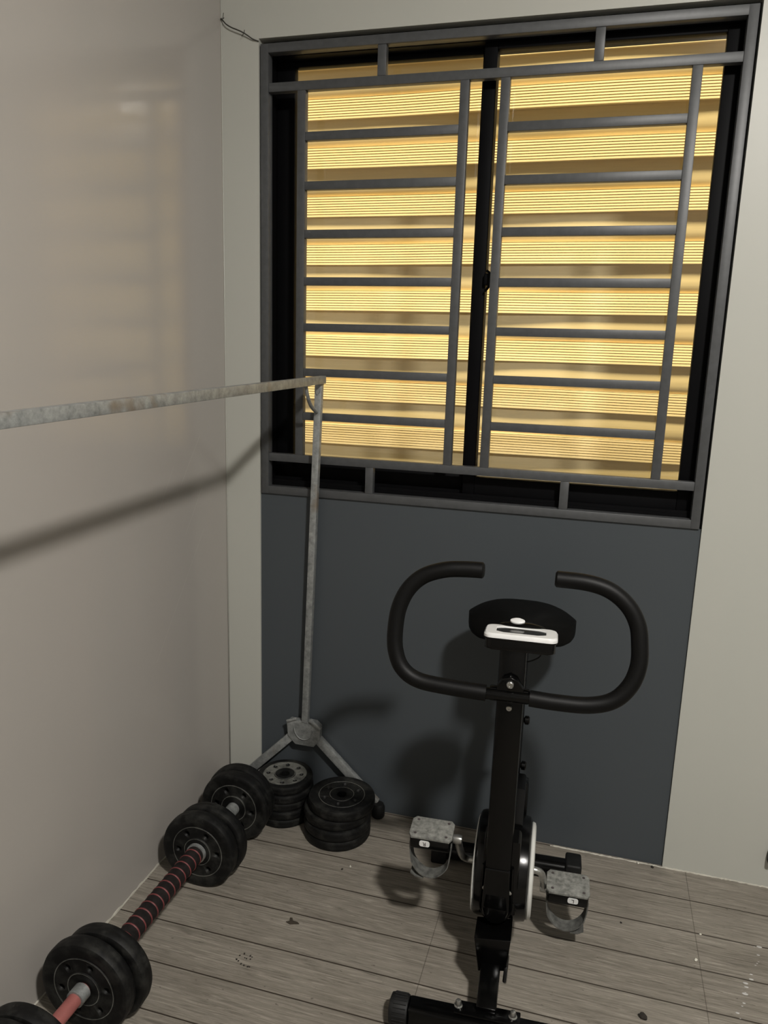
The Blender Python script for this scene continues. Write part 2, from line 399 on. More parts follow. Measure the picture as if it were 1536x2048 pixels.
# ------------------------------------------------------------------ the siding across the gap
scr = thing('siding_wall', 'beige ribbed horizontal siding boards lit yellow outside the window glass', 'siding', (0.7, 0.9, -0.08))
PER = 0.1737
def siding_board(zb, seed):
    r = random.Random(seed); ph = [r.uniform(0, 6.28) for _ in range(6)]; am = r.uniform(0.6, 1.25)
    prof = [(-0.002, 0.026), (0.0, 0.0)] 
    # course with reeds, listed upwards from its lower lip: (z, y outward negative)
    P = [(0.000, 0.010, 1), (0.000, -0.0105, 1)]
    nr, hr = 8, 0.0760
    for k in range(nr):
        z0 = hr*k/nr; z1 = hr*(k+1)/nr
        yl = lambda z: -0.0105+0.0100*z/hr
        P += [(z0+0.0012, yl(z0), 1), (z1-0.0026, yl(z1), 1), (z1-0.0009, yl(z1)+0.0042, 1)]
    P += [(hr, -0.0003, 1), (hr+0.0006, 0.0125, .4), (hr+0.007, 0.0105, 0), (hr+0.016, 0.0068, 0), (hr+0.028, 0.0046, 0), (hr+0.045, 0.0042, 0), (hr+0.070, 0.0048, 0), (PER+0.002, 0.0058, 0), (PER+0.002, 0.02, 0), (0.0, 0.02, 0)]
    mb = MB(); xs = [-1.5+3.0*i/70 for i in range(71)]; prev = None
    for x in xs:
        wv = am*(0.0042*math.sin(2.1*x+ph[0])+0.0028*math.sin(5.3*x+ph[1])+0.0012*math.sin(11*x+ph[2]))
        wz = 0.0016*math.sin(1.7*x+ph[3])+0.0010*math.sin(4.1*x+ph[4])
        ring = [mb.bm.verts.new((x, y+(wv if q else 0)*q, z+wz*q)) for z, y, q in P]
        if prev:
            for i in range(len(P)-1):
                mb.bm.faces.new((prev[i], prev[i+1], ring[i+1], ring[i]))
        prev = ring
    return mb
for k in range(-3, 9):
    z = 1.0947-PER*0.44+PER*k
    siding_board(z, 20+k).build('board', M['siding'], scr, loc=(0, 0, z+0.08), auto=25)

struct('trim_3', MB().bx(OX0-0.05, OX1+0.05, TH, 0.34, 0.985, 1.035), M['caulk'])      # outside sill

# ------------------------------------------------------------------ the window grille
gr = thing('window_grille', 'dark grey steel security grille of bars and rungs across the window', 'window grille', (0.717, 0.013, GZ0))
def G(mb, name): mb.move(Matrix.Translation((-0.717, -0.013, -GZ0))); return mb.build(name, M['grille'], gr)
BW = 0.0225; gy0, gy1 = 0.002, 0.024; GB = 0.0012
b = MB(); b.bx(GX0, GX0+BW, gy0-0.002, gy1+0.004, GZ0, GZ1, GB); b.bx(GX1-BW, GX1, gy0-0.002, gy1+0.004, GZ0, GZ1, GB)
b.bx(GX0+BW-0.001, GX1-BW+0.001, gy0-0.002, gy1+0.004, GZ0, GZ0+BW, GB); b.bx(GX0+BW-0.001, GX1-BW+0.001, gy0-0.002, gy1+0.004, GZ1-BW, GZ1, GB)
G(b, 'frame')
ZT, ZB = 2.062, 1.076
for z in (ZT, ZB): G(MB().bx(GX0+BW, GX1-BW, gy0, gy1, z-BW/2, z+BW/2, GB), 'rail')
for x in (0.229, 0.663, 0.764, 1.204): G(MB().bx(x-BW/2, x+BW/2, gy0, gy1, ZB+BW/2, ZT-BW/2, GB), 'upright')
for x, z0, z1 in ((0.447, ZT+BW/2, GZ1-BW), (0.981, ZT+BW/2, GZ1-BW), (0.442, GZ0+BW, ZB-BW/2), (0.980, GZ0+BW, ZB-BW/2)):
    G(MB().bx(x-BW/2, x+BW/2, gy0, gy1, z0, z1, GB), 'short_upright')
for k in range(1, 8):
    z = ZT+(ZB-ZT)*k/8
    for x0, x1 in ((0.229, 0.663), (0.764, 1.204)):
        G(MB().bx(x0+BW/2, x1-BW/2, gy0+0.001, gy1-0.001, z-0.0108, z+0.0108, GB), 'rung')

# ------------------------------------------------------------------ wire from the corner to the grille
wr = thing('tied_wire', 'thin dark knotted wire from the wall corner to the top left of the grille', 'wire', (0.05, -0.006, 2.20))
o = V((0.05, -0.006, 2.20))
pts = [(0.003, -0.006, 2.234), (0.010, -0.008, 2.228), (0.020, -0.010, 2.218), (0.035, -0.011, 2.209), (0.052, -0.011, 2.202), (0.066, -0.010, 2.196), (0.080, -0.008, 2.188), (0.094, -0.005, 2.179), (0.109, -0.001, 2.174)]
b = MB(); b.tube([p-o for p in smoothpath(pts, 5)], 0.0016, 8)
b.build('strand', M['wire'], wr)
b = MB(); b.lathe([(0, -0.0022), (0.002, -0.0012), (0.0024, 0), (0.002, 0.0012), (0, 0.0022)], Matrix.Translation(V((0.004, -0.006, 2.233))-o), 10)
for q in ((0.016, -0.016, 2.243), (0.015, -0.010, 2.234), (0.010, -0.012, 2.228)): b.tube([V((0.004, -0.006, 2.232))-o, V((0.011, -0.010, 2.2315))-o, V(q)-o], 0.0009, 6)
b.build('knot', M['wire'], wr)
b = MB(); b.lathe([(0, -0.0022), (0.002, -0.0012), (0.0022, 0), (0.002, 0.0012), (0, 0.0022)], Matrix.Translation(V((0.071, -0.009, 2.193))-o), 10)
for q in ((0.066, -0.013, 2.185), (0.074, -0.012, 2.200)): b.tube([V((0.071, -0.009, 2.193))-o, V(q)-o], 0.0009, 6)
b.build('knot', M['wire'], wr)

# ------------------------------------------------------------------ pull-up bar frame
pu = thing('pull_up_bar', 'galvanised steel pull-up bar on a leaning post against the window wall', 'pull-up bar', (0.262, -0.016, 0.0))
po = V((0.262, -0.016, 0.0))
def PU(mb, name, mat=None): mb.move(Matrix.Translation(-po)); return mb.build(name, mat or M['galv'], pu)
tip, near = V((0.305, -0.008, 1.3045)), V((0.291, -2.0, 1.266))
b = MB(); b.bar(tip, near, 0.018, 0.0215, bevel=0.0015); PU(b, 'crossbar')
ptop, pbot = V((0.2985, -0.021, 1.294)), V((0.2655, -0.017, 0.27))
b = MB(); b.bar(pbot, ptop, 0.0195, 0.019, up=(0, -1, 0), bevel=0.0012); PU(b, 'post')
b = MB(); b.prism([(0.290, 1.294), (0.307, 1.294), (0.3045, 1.272), (0.297, 1.262), (0.289, 1.272)], -0.034, -0.010, 'y', 0.001); PU(b, 'weld_bracket')
b = MB(); b.tube(smoothpath([(0.3005, -0.130, 1.295), (0.300, -0.112, 1.262), (0.298, -0.085, 1.238), (0.296, -0.05, 1.222), (0.295, -0.026, 1.214)], 5), 0.0052, 8); PU(b, 'brace')
# hub plate with bent lugs
b = MB(); b.prism([(0.206, 0.262), (0.216, 0.273), (0.250, 0.273), (0.283, 0.276), (0.300, 0.276), (0.316, 0.262), (0.314, 0.218), (0.295, 0.193), (0.235, 0.193), (0.210, 0.218)], -0.024, -0.004, 'y', 0.0015)
b.bar((0.284, -0.027, 0.284), (0.319, -0.027, 0.258), 0.011, 0.010, bevel=0.002); b.bar((0.207, -0.026, 0.267), (0.240, -0.026, 0.281), 0.007, 0.008, bevel=0.002)
b.tube([(0.2625+0.030*math.cos(a), -0.0265, 0.250-0.036*math.sin(a)) for a in [PI*k/14 for k in range(15)]], 0.002, 6)
PU(b, 'hub_plate')
for a, c_, foot in (((0.300, -0.012, 0.222), (0.497, -0.014, 0.040), (0.507, -0.022, 0.0)), ((0.226, -0.012, 0.222), (0.048, -0.014, 0.040), (0.036, -0.022, 0.0))):
    b = MB(); b.bar(a, c_, 0.025, 0.018, up=(0, -1, 0), bevel=0.001)
    leg = PU(b, 'leg')
    b = MB(); b.lathe([(0, 0), (0.016, 0), (0.0195, 0.006), (0.0195, 0.034), (0.015, 0.044), (0, 0.046)], Matrix.Translation(V(foot)), 24)
    f = PU(b, 'rubber_foot', M['rubber']); f.parent = leg
# far post out of the frame
b = MB(); b.bar((0.291, -1.99, 0.27), (0.291, -1.99, 1.257), 0.0195, 0.019, up=(0, -1, 0), bevel=0.0012); PU(b, 'post')
b = MB(); b.bar((0.291, -1.99, 0.285), (0.291, -2.25, 0.0), 0.018, 0.024, bevel=0.001); b.bar((0.291, -1.99, 0.285), (0.291, -1.73, 0.0), 0.018, 0.024, bevel=0.001); PU(b, 'leg')

# ------------------------------------------------------------------ weight plates
def plate_mesh(R, T, name, mat, nh=6, marks=True, bore=0.0145, hole_r=0.53, hole_size=0.0075, dusty_ring=False):
    h = T/2
    def side(sg):
        return [(bore, sg*h*0.86), (0.0185, sg*h*0.92), (R*0.34, sg*h*0.92), (R*0.350, sg*h*0.97), (R*0.366, sg*h*0.97), (R*0.385, sg*h*0.86),
                (R*0.665, sg*h*0.86), (R*0.673, sg*h*0.93), (R*0.69, sg*h*0.93), (R*0.70, sg*h*0.86), (R*0.74, sg*h*0.88), (R*0.775, sg*h*0.94), (R*0.86, sg*h*0.98), (R*0.925, sg*h), (R*0.975, sg*h*0.86), (R*0.997, sg*h*0.55)]
    prof = side(1) + [(R, 0.15*h), (R*0.994, 0.0), (R, -0.15*h)] + list(reversed(side(-1)))
    b = MB(); b.lathe(prof, None, 64, close=True)
    for f in b.bm.faces:
        rr = sum(v.co.xy.length for v in f.verts)/len(f.verts)
        if R*0.349 < rr < R*0.367 or R*0.672 < rr < R*0.691 or (dusty_ring and R*0.384 < rr < R*0.775): f.material_index = 1
    b.cur = 1
    if marks:
        for a0 in (0.35, 0.35+PI):
            arc = [(R*0.845*math.cos(a0+0.9*k/10), R*0.845*math.sin(a0+0.9*k/10), h*0.965) for k in range(11)]
            b.tube(arc, 0.0012, 6)
            for a in (a0, a0+0.9):
                b.tube([(R*0.79*math.cos(a), R*0.79*math.sin(a), h*0.945), (R*0.90*math.cos(a), R*0.90*math.sin(a), h*0.99)], 0.0011, 6)
    bmesh.ops.recalc_face_normals(b.bm, faces=b.bm.faces)
    o = b.build(name, [mat, M['worn']])
    c = MB()
    for k in range(nh):
        a = 2*PI*k/nh+0.2
        c.lathe([(0, -1), (hole_size, -1), (hole_size, 1), (0, 1)], Matrix.Translation((R*hole_r*math.cos(a), R*hole_r*math.sin(a), 0)) @ Matrix.Diagonal((1, 1, h*1.4, 1)), 16)
    co = c.build('cutter', [mat, M['worn']])
    md = o.modifiers.new('holes', 'BOOLEAN'); md.object = co; md.operation = 'DIFFERENCE'; md.solver = 'EXACT'
    dg = bpy.context.evaluated_depsgraph_get()
    me = bpy.data.meshes.new_from_object(o.evaluated_get(dg))
    bpy.data.objects.remove(o); bpy.data.objects.remove(co)
    me.name = name; return me
ME_BIG = plate_mesh(0.102, 0.036, 'weight_plate', M['plate'])
ME_STACK = plate_mesh(0.097, 0.0312, 'weight_plate', M['plate'])
ME_SMALL = plate_mesh(0.086, 0.0262, 'weight_plate', M['plate'])
ME_SMALLD = plate_mesh(0.084, 0.0262, 'weight_plate', M['plate'], 8, False, 0.0145, 0.60, 0.0062, True)
def mesh_obj(me, name, parent=None, loc=(0, 0, 0), rot=(0, 0, 0)):
    o = bpy.data.objects.new(name, me); COL.objects.link(o); o.location = loc; o.rotation_euler = rot
    if parent is not None: o.parent = parent
    return o

order = ('bottom plate', 'third plate from the top', 'second plate from the top', 'topmost plate')
offs = ((0.0, 0.0), (0.001, -0.003), (-0.002, 0.001), (0.011, 0.002))
for k in range(4):
    o = mesh_obj(ME_STACK, 'weight_plate', None, (0.414+offs[k][0], -0.133+offs[k][1], 0.0157+0.0314*k), (0.0 if k < 3 else 0.0, 0, 0.5*k))
    tag(o, f'dusty black weight plate, {order[k]} of the front right stack', 'weight plate', 'plates in the front right stack')
order = ('bottom plate', 'fourth plate from the top', 'middle plate', 'second plate from the top', 'topmost plate')
offs = ((0, 0), (0.002, -0.001), (-0.001, 0.001), (0.003, -0.001), (0.002, 0.0))
for k in range(5):
    o = mesh_obj(ME_SMALL if k < 4 else ME_SMALLD, 'weight_plate', None, (0.2280+offs[k][0], -0.0910+offs[k][1], 0.0132+0.0264*k), (0, 0, 0.4*k))
    tag(o, f'black weight plate, {order[k]} of the back left stack' if k < 4 else 'grey dusty weight plate with eight holes, topmost plate of the back left stack', 'weight plate', 'plates in the back left stack')

# ------------------------------------------------------------------ the barbell
BX, BZ = 0.1455, 0.1025
bb = thing('barbell', 'long barbell with black plates and red ringed grip lying along the left wall', 'barbell', (BX, -0.62, 0.0))
by = lambda y: y+0.62
RY_ = (PI/2, 0, 0)                      # local +z faces the camera (-y)
plates = [(-0.247, 0.0, 0.0), (-0.209, -0.004, 0.002), (-0.452, 0.0, 0.0), (-0.413, 0.008, 0.004), (-0.911, 0.0, 0.0), (-0.872, 0.014, 0.004), (-1.085, 0.0, 0.0), (-1.123, -0.004, 0.001)]
for i, (y, dx, dz) in enumerate(plates):
    mesh_obj(ME_BIG, 'weight_plate', bb, (dx, by(y), BZ+dz*0.3), (PI/2, 0.45*i+0.3, 0))
def BB(mb, name, mat): return mb.build(name, mat, bb)
cyl = lambda mb, y0, y1, r, n=24: mb.tube([(0, by(y0), BZ), (0, by(y1), BZ)], r, n)
b = MB(); b.cur = 0; cyl(b, -0.472, -0.852, 0.0225, 32); b.cur = 1
for k in range(15):
    y = -0.492-0.0247*k
    b.tube([(0, by(y-0.0021), BZ), (0, by(y), BZ), (0, by(y+0.0021), BZ)], [0.0230, 0.0240, 0.0230], 32)
tag(BB(b, 'connector_grip', [M['gripfoam'], M['red']]), 'black foam grip with dark red rings')
b = MB(); cyl(b, -0.470, -0.479, 0.026, 32); cyl(b, -0.264, -0.288, 0.018, 20)
for k in range(10): cyl(b, -0.288-0.004*k, -0.290-0.004*k, 0.0165, 20)
cyl(b, -0.19, -0.44, 0.0135, 20); tag(BB(b, 'steel_handle', M['galv']), 'grey steel handle between the far plates')
b = MB(); cyl(b, -0.93, -0.955, 0.0185, 24); tag(BB(b, 'collar', M['galv']), 'short grey steel collar')
b = MB(); cyl(b, -0.90, -1.07, 0.0148, 24); tag(BB(b, 'red_handle', M['redtube']), 'faded red handle between the near plates')

# ------------------------------------------------------------------ exercise bike (built facing the camera: -v is its front)
bike = thing('exercise_bike', 'black upright exercise bike with white console standing before the dark panel', 'exercise bike', (0.92, -0.42, 0.0), math.radians(3))
def K(mb, name, mat, parent=bike): return mb.build(name, mat, parent)
def rounded(w_, h_, r, n=5):
    pts = []
    for cx, cy, a0 in ((w_/2-r, h_/2-r, 0), (-w_/2+r, h_/2-r, PI/2), (-w_/2+r, -h_/2+r, PI), (w_/2-r, -h_/2+r, 3*PI/2)):
        for k in range(n+1): pts.append((cx+r*math.cos(a0+PI/2*k/n), cy+r*math.sin(a0+PI/2*k/n)))
    return pts
# front stabiliser
b = MB(); b.box((0.012, -0.280, 0.0325), (0.354, 0.044, 0.046), None, 0.008, 3)
fs = K(b, 'front_stabilizer', M['black'])
def end_cap(u, v, w_, sg, parent, R=0.0305):
    mb = MB(); n = 24
    prof = [(R*0.96, 0.0), (R, 0.003), (R, 0.030), (R*0.93, 0.037), (R*0.6, 0.040), (0, 0.040)]
    mt = Matrix.Translation((u, v, w_)) @ Matrix.Rotation(sg*PI/2, 4, 'Y')
    mb.lathe([(0, 0.0)]+prof, mt, 32)
    for k in range(n):
        a = 2*PI*k/n
        mb.tube([mt @ V((R*math.cos(a), R*math.sin(a), 0.003)), mt @ V((R*math.cos(a), R*math.sin(a), 0.030))], 0.0013, 5)
    return mb.build('end_cap', M['rubber'], parent)
end_cap(-0.163, -0.280, 0.0318, -1, fs); end_cap(0.187, -0.280, 0.0318, 1, fs)
b = MB(); b.box((0.0, -0.272, 0.0575), (0.135, 0.034, 0.006), None, 0.002); b.box((0.0, -0.254, 0.047), (0.135, 0.005, 0.022), None, 0.002)
K(b, 'saddle_plate', M['black'])
for u in (-0.060, 0.052):
    b = MB(); b.lathe([(0, 0.0), (0.009, 0.0), (0.009, 0.002), (0.0065, 0.003), (0.0065, 0.009), (0.005, 0.0135), (0, 0.016)], Matrix.Translation((u, -0.270, 0.060)), 12)
    K(b, 'acorn_nut', M['chrome'])
# rear stabiliser
b = MB(); b.tube([(-0.165, 0.276, 0.031), (0.165, 0.276, 0.031)], 0.026, 20); rs = K(b, 'rear_stabilizer', M['black'])
for sg in (-1, 1):
    b = MB(); b.box((sg*0.181, 0.276, 0.032), (0.042, 0.062, 0.063), None, 0.006, 3); b.build('end_cap', M['rubber'], rs)
# main frame: neck up from the stabiliser, boot plate, beam to the rear
b = MB()
b.bar((-0.003, -0.270, 0.052), (-0.003, -0.165, 0.078), 0.042, 0.040, bevel=0.003)
b.prism([(-0.030, 0.070), (0.031, 0.083), (0.036, 0.160), (-0.042, 0.150)], -0.180, -0.110, 'y', 0.003)
b.bar((0.029, -0.190, 0.062), (0.031, -0.15, 0.10), 0.008, 0.030, bevel=0.003)
b.bar((-0.002, -0.120, 0.11), (-0.002, 0.276, 0.045), 0.044, 0.04, bevel=0.003)
K(b, 'main_frame', M['black'])
# shroud
def ell(cv, cw, rv, rw, n=40): return [(cv+rv*math.cos(2*PI*k/n), cw+rw*math.sin(2*PI*k/n)) for k in range(n)]
b = MB()
sec = [(-0.057, 0.92), (-0.053, 0.975), (-0.045, 1.0), (0.045, 1.0), (0.060, 0.975), (0.064, 0.92)]
rings = []
for u, k in sec:
    rings.append([b.bm.verts.new((u, p[0], p[1])) for p in ell(-0.012, 0.222, 0.120*k, 0.112*k)])
for A, B_ in zip(rings, rings[1:]):
    for i in range(len(A)): b.bm.faces.new((A[i], A[(i+1) % len(A)], B_[(i+1) % len(A)], B_[i]))
b.bm.faces.new(rings[0]); b.bm.faces.new(rings[-1])
# neck of the shroud that climbs behind the post and the seat-tube cowl
b.prism([(-0.132, 0.185), (-0.128, 0.36), (-0.095, 0.37), (-0.060, 0.320), (-0.02, 0.33), (0.02, 0.40), (0.09, 0.40), (0.095, 0.30), (0.06, 0.22)], -0.036, 0.042, 'x', 0.006)
sh = K(b, 'shroud', M['plastic'])
for sg in (-1, 1):
    b = MB(); mt = Matrix.Translation((0.066 if sg > 0 else -0.058, -0.012, 0.218)) @ Matrix.Rotation(sg*PI/2, 4, 'Y') @ Matrix.Diagonal((1.0, 1.12, 1, 1))
    b.lathe([(0.084, -0.004), (0.098, -0.004), (0.101, 0.0), (0.099, 0.006 if sg > 0 else 0.002), (0.092, 0.008 if sg > 0 else 0.003), (0.084, 0.003 if sg > 0 else 0.001)], mt, 48, close=True)
    tag(b.build('side_ring', M['ring'] if sg > 0 else M['ring'], sh), 'pale grey ring on the side of the shroud')
    b = MB(); b.lathe([(0, 0.0), (0.084, 0.0), (0.084, 0.002), (0, 0.003)], mt, 40)
    b.build('side_cover', M['ring'] if sg > 0 else M['plastic'], sh)
# crank arms and pedals
def crank(sg, ev, ew):
    mb = MB(); a = V((sg*0.072, 0.0, 0.210))
    e = V((sg*0.103, ev, ew))
    pts = [(sg*0.060, 0, 0.21), (sg*0.080, 0, 0.21), (sg*0.092, ev*0.12, 0.21+(ew-0.21)*0.12), (sg*0.098, ev*0.5, 0.21+(ew-0.21)*0.5), (sg*0.102, ev, ew)]
    mb.tube(smoothpath(pts, 5), 0.0085, 12)
    mb.lathe([(0, -0.011), (0.010, -0.010), (0.0115, 0), (0.010, 0.010), (0, 0.011)], Matrix.Translation(e) @ Matrix.Rotation(PI/2, 4, 'Y'), 16)
    mb.tube([e, e+V((sg*0.03, 0, 0))], 0.006, 12)
    return K(mb, 'crank_arm', M['chrome'])
crank(-1, -0.040, 0.285); crank(1, 0.036, 0.142)
def letter(ch, size):
    cu = bpy.data.curves.new('letter', 'FONT'); cu.body = ch; cu.size = size; cu.align_x = 'CENTER'; cu.align_y = 'CENTER'; cu.extrude = 0.0002
    o = bpy.data.objects.new('letter', cu); COL.objects.link(o)
    dg = bpy.context.evaluated_depsgraph_get(); me = bpy.data.meshes.new_from_object(o.evaluated_get(dg))
    bpy.data.objects.remove(o); bpy.data.curves.remove(cu); return me
def pedal(sg, cu, cv, cw, tilt, ch, sx):
    c = V((cu, cv, cw)); Rt = Matrix.Translation(c) @ Matrix.Rotation(tilt, 4, 'X')
    mb = MB(); mb.cur = 0
    mb.box((0, 0, -0.002), (0.094, 0.068, 0.030), None, 0.006, 3)
    mb.cur = 1
    ol = [(-0.050, -0.026), (-0.044, -0.036), (0.044, -0.036), (0.050, -0.026), (0.050, 0.026), (0.042, 0.036), (-0.042, 0.036), (-0.050, 0.026)]
    mb.prism(ol, 0.012, 0.0195, 'z', 0.002)
    mb.cur = 2
    for x, y in ((-0.036, -0.024), (0.036, -0.024), (-0.036, 0.024), (0.036, 0.024)):
        mb.lathe([(0, 0), (0.0035, 0), (0.0035, 0.0004), (0, 0.0004)], Matrix.Translation((x, y, 0.0196)), 10)
    mb.move(Rt)
    po_ = K(mb, 'pedal', [M['plastic'], M['dustyped'], M['ink']])
    # strap loop hanging under the pedal
    mb = MB(); n = 26; T = 0.0028; prev = None; rings = []
    for k in range(n+1):
        a = PI*k/n; x = -0.049*math.cos(a); z = -0.008-0.030*min(1, max(0.0, math.sin(a))*2.2)-0.052*max(0.0, math.sin(a))**1.2
        dx, dz = math.cos(a), -math.sin(a)*1.0
        yo = -0.008-0.012*math.sin(a)
        ring = [V((x*1.0, yo-0.016, z)), V((x, yo+0.016, z)), V((x*(1-T/0.049*abs(math.cos(a))), yo+0.016, z+T*math.sin(a))), V((x*(1-T/0.049*abs(math.cos(a))), yo-0.016, z+T*math.sin(a)))]
        rings.append([mb.bm.verts.new(p) for p in ring])
    for A, B_ in zip(rings, rings[1:]):
        for i in range(4): mb.bm.faces.new((A[i], A[(i+1) % 4], B_[(i+1) % 4], B_[i]))
    mb.bm.faces.new(rings[0]); mb.bm.faces.new(rings[-1])
    tl = [(0.012*sx*-1, -0.094), (-0.012*sx, -0.0945), (-0.030*sx, -0.094), (-0.043*sx, -0.085)]
    prev = None
    for x, z in tl:
        ring = [mb.bm.verts.new((x, -0.034, z)), mb.bm.verts.new((x, -0.006, z)), mb.bm.verts.new((x, -0.006, z+0.0025)), mb.bm.verts.new((x, -0.034, z+0.0025))]
        if prev:
            for i in range(4): mb.bm.faces.new((prev[i], prev[(i+1) % 4], ring[(i+1) % 4], ring[i]))
        else: mb.bm.faces.new(ring)
        prev = ring
    mb.bm.faces.new(prev)
    mb.move(Rt); st = mb.build('strap', M['strap'], po_); tag(st, 'dusty grey rubber strap loop')
    mb = MB(); mb.prism(rounded(0.024, 0.015, 0.005), -0.001, 0.0006, 'z')
    lt = letter(ch, 0.014); mb.cur = 1; k0 = len(mb.bm.faces)
    tmp = bmesh.new(); tmp.from_mesh(lt); bmesh.ops.transform(tmp, matrix=Matrix.Translation((0.0, 0, 0.0009)) @ Matrix.Rotation(PI, 4, 'Z'), verts=tmp.verts); tmp.to_mesh(lt); tmp.free()
    mb.bm.from_mesh(lt); mb.bm.faces.ensure_lookup_table()
    for f in mb.bm.faces[k0:]: f.material_index = 1
    mb.move(Rt @ Matrix.Translation((-0.012 if sg < 0 else 0.012, -0.0345, 0.001)) @ Matrix.Rotation(PI/2, 4, 'X'))
    tag(mb.build('side_sticker', [M['white'], M['ink']], po_), 'small white sticker with an upside-down letter ' + ch)
pedal(-1, -0.163, -0.038, 0.283, math.radians(4), 'R', 1)
pedal(1, 0.157, 0.038, 0.146, math.radians(6), 'L', -1)
# handlebar post, with its rounded boot at the foot
b = MB()
b.bar((-0.003, -0.129, 0.20), (-0.002, -0.104, 0.80), 0.056, 0.036, up=(0, -1, 0), bevel=0.006)
ol = [(-0.030, 0.30)]+[(-0.0295*math.cos(a)-0.003, 0.205-0.040*math.sin(a)) for a in [PI*k/12 for k in range(13)]]+[(0.024, 0.30)]
b.prism(ol, -0.1455, -0.115, 'y', 0.004)
b.tube([(-0.034, -0.132, 0.30)]+[(-0.033*math.cos(a)-0.003, -0.132, 0.205-0.044*math.sin(a)) for a in [PI*k/12 for k in range(13)]]+[(0.028, -0.132, 0.30)], 0.0035, 8)
K(b, 'handlebar_post', M['black'])
for u, w_ in ((-0.030, 0.243), (0.026, 0.240)):
    b = MB(); b.lathe([(0, -0.004), (0.0045, -0.002), (0.0045, 0.003), (0, 0.0055)], Matrix.Translation((u, -0.132, w_)) @ Matrix.Rotation(PI/2, 4, 'X'), 12); K(b, 'screw', M['chrome'])
# handlebar
HL = [(-0.076, -0.085, 0.952), (-0.114, -0.085, 0.951), (-0.155, -0.086, 0.946), (-0.198, -0.087, 0.929), (-0.228, -0.091, 0.899), (-0.245, -0.096, 0.859), (-0.250, -0.101, 0.813), (-0.247, -0.106, 0.772), (-0.231, -0.111, 0.736), (-0.197, -0.114, 0.714), (-0.139, -0.115, 0.707), (-0.051, -0.116, 0.704)]
HR = [(0.074, -0.085, 0.948), (0.134, -0.086, 0.946), (0.179, -0.087, 0.934), (0.214, -0.090, 0.908), (0.235, -0.094, 0.873), (0.242, -0.099, 0.835), (0.243, -0.104, 0.793), (0.230, -0.109, 0.752), (0.200, -0.113, 0.719), (0.153, -0.115, 0.704), (0.089, -0.116, 0.702), (0.037, -0.116, 0.704)]
dv = V((0, -0.030, 0))
HL = [V(p)+dv*(1-(p[2]-0.70)*1.6) for p in HL]; HR = [V(p)+dv*(1-(p[2]-0.70)*1.6) for p in HR]
b = MB(); b.tube([HL[-1]+V((-0.02, 0, 0)), HL[-1], HR[-1], HR[-1]+V((0.02, 0, 0))], 0.0125, 16)
b.box((-0.004, HL[-1].y+0.006, 0.704), (0.082, 0.018, 0.030), None, 0.004)
b.prism([(-0.032, 0.700), (0.028, 0.700), (0.024, 0.722), (0.012, 0.740), (-0.004, 0.746), (-0.020, 0.740), (-0.030, 0.724)], HL[-1].y-0.004, HL[-1].y+0.012, 'y', 0.002)
hb = K(b, 'handlebar', M['black'])
for H in (HL, HR):
    path = smoothpath(H, 6); d = (path[0]-path[1]).normalized()
    path = [path[0]+d*0.004, path[0]+d*0.002] + path
    b = MB(); b.tube(path, [0.012, 0.0150]+[0.0168]*(len(path)-2), 20); b.build('foam_grip', M['foam'], hb)
for w_, r in ((0.731, 0.0075), (0.670, 0.006)):
    b = MB(); b.lathe([(0, -0.004), (r, -0.004), (r, 0.004), (r*0.8, 0.0055), (r*0.45, 0.0055), (r*0.40, 0.003), (0, 0.003)], Matrix.Translation((-0.003, HL[-1].y-0.006 if w_ > 0.7 else -0.130, w_)) @ Matrix.Rotation(PI/2, 4, 'X'), 16)
    K(b, 'clamp_bolt', M['chrome'])
# console
ct = Matrix.Translation((0.010, -0.090, 0.812)) @ Matrix.Rotation(math.radians(-5), 4, 'X')
b = MB(); b.prism(rounded(0.144, 0.074, 0.016), -0.022, 0.004, 'z', 0.004); b.prism(rounded(0.150, 0.076, 0.018), -0.001, 0.004, 'z', 0.002)
b.move(ct); con = K(b, 'console', M['plastic'])
b = MB(); n = 48; A = []; 
outer = []; sq = rounded(0.150, 0.078, 0.018, 11); 
inner = []
for x, y in sq:
    a = math.atan2(y/0.030, x/0.062); inner.append((0.060*math.cos(a), 0.028*math.sin(a)))
lv = [[(x, y, 0.003) for x, y in sq], [(x, y, 0.008) for x, y in sq], [(x*0.96, y*0.94, 0.0125) for x, y in sq], [(x, y, 0.0130) for x, y in inner], [(x*0.97, y*0.95, 0.0105) for x, y in inner]]
rg = [[b.bm.verts.new(p) for p in L] for L in lv]
for A_, B_ in zip(rg, rg[1:]):
    for i in range(len(A_)): b.bm.faces.new((A_[i], A_[(i+1) % len(A_)], B_[(i+1) % len(A_)], B_[i]))
b.bm.faces.new(rg[0]); b.move(ct); tag(b.build('bezel', M['white'], con), 'white console bezel')
b = MB(); b.lathe([(0, 0.0120), (0.0590, 0.0112), (0.0590, 0.008), (0, 0.008)], ct @ Matrix.Diagonal((1, 0.46, 1, 1)), 40); tag(b.build('display', M['display'], con), 'dark oval display')
b = MB(); b.lathe([(0.052, -0.012), (0.050, 0.004), (0.038, 0.016), (0.020, 0.021), (0, 0.022)], ct @ Matrix.Translation((0.0, 0.044, -0.001)) @ Matrix.Diagonal((1.2, 0.42, 1, 1)), 32); b.build('hump', M['plastic'], con)
b = MB(); b.lathe([(0.0155, 0), (0.0155, 0.003), (0.012, 0.005), (0, 0.0055)], ct @ Matrix.Translation((-0.010, 0.041, 0.0215)) @ Matrix.Rotation(math.radians(25), 4, 'X') @ Matrix.Diagonal((1, 0.55, 1, 1)), 24); tag(b.build('button', M['white'], con), 'small white oval button')
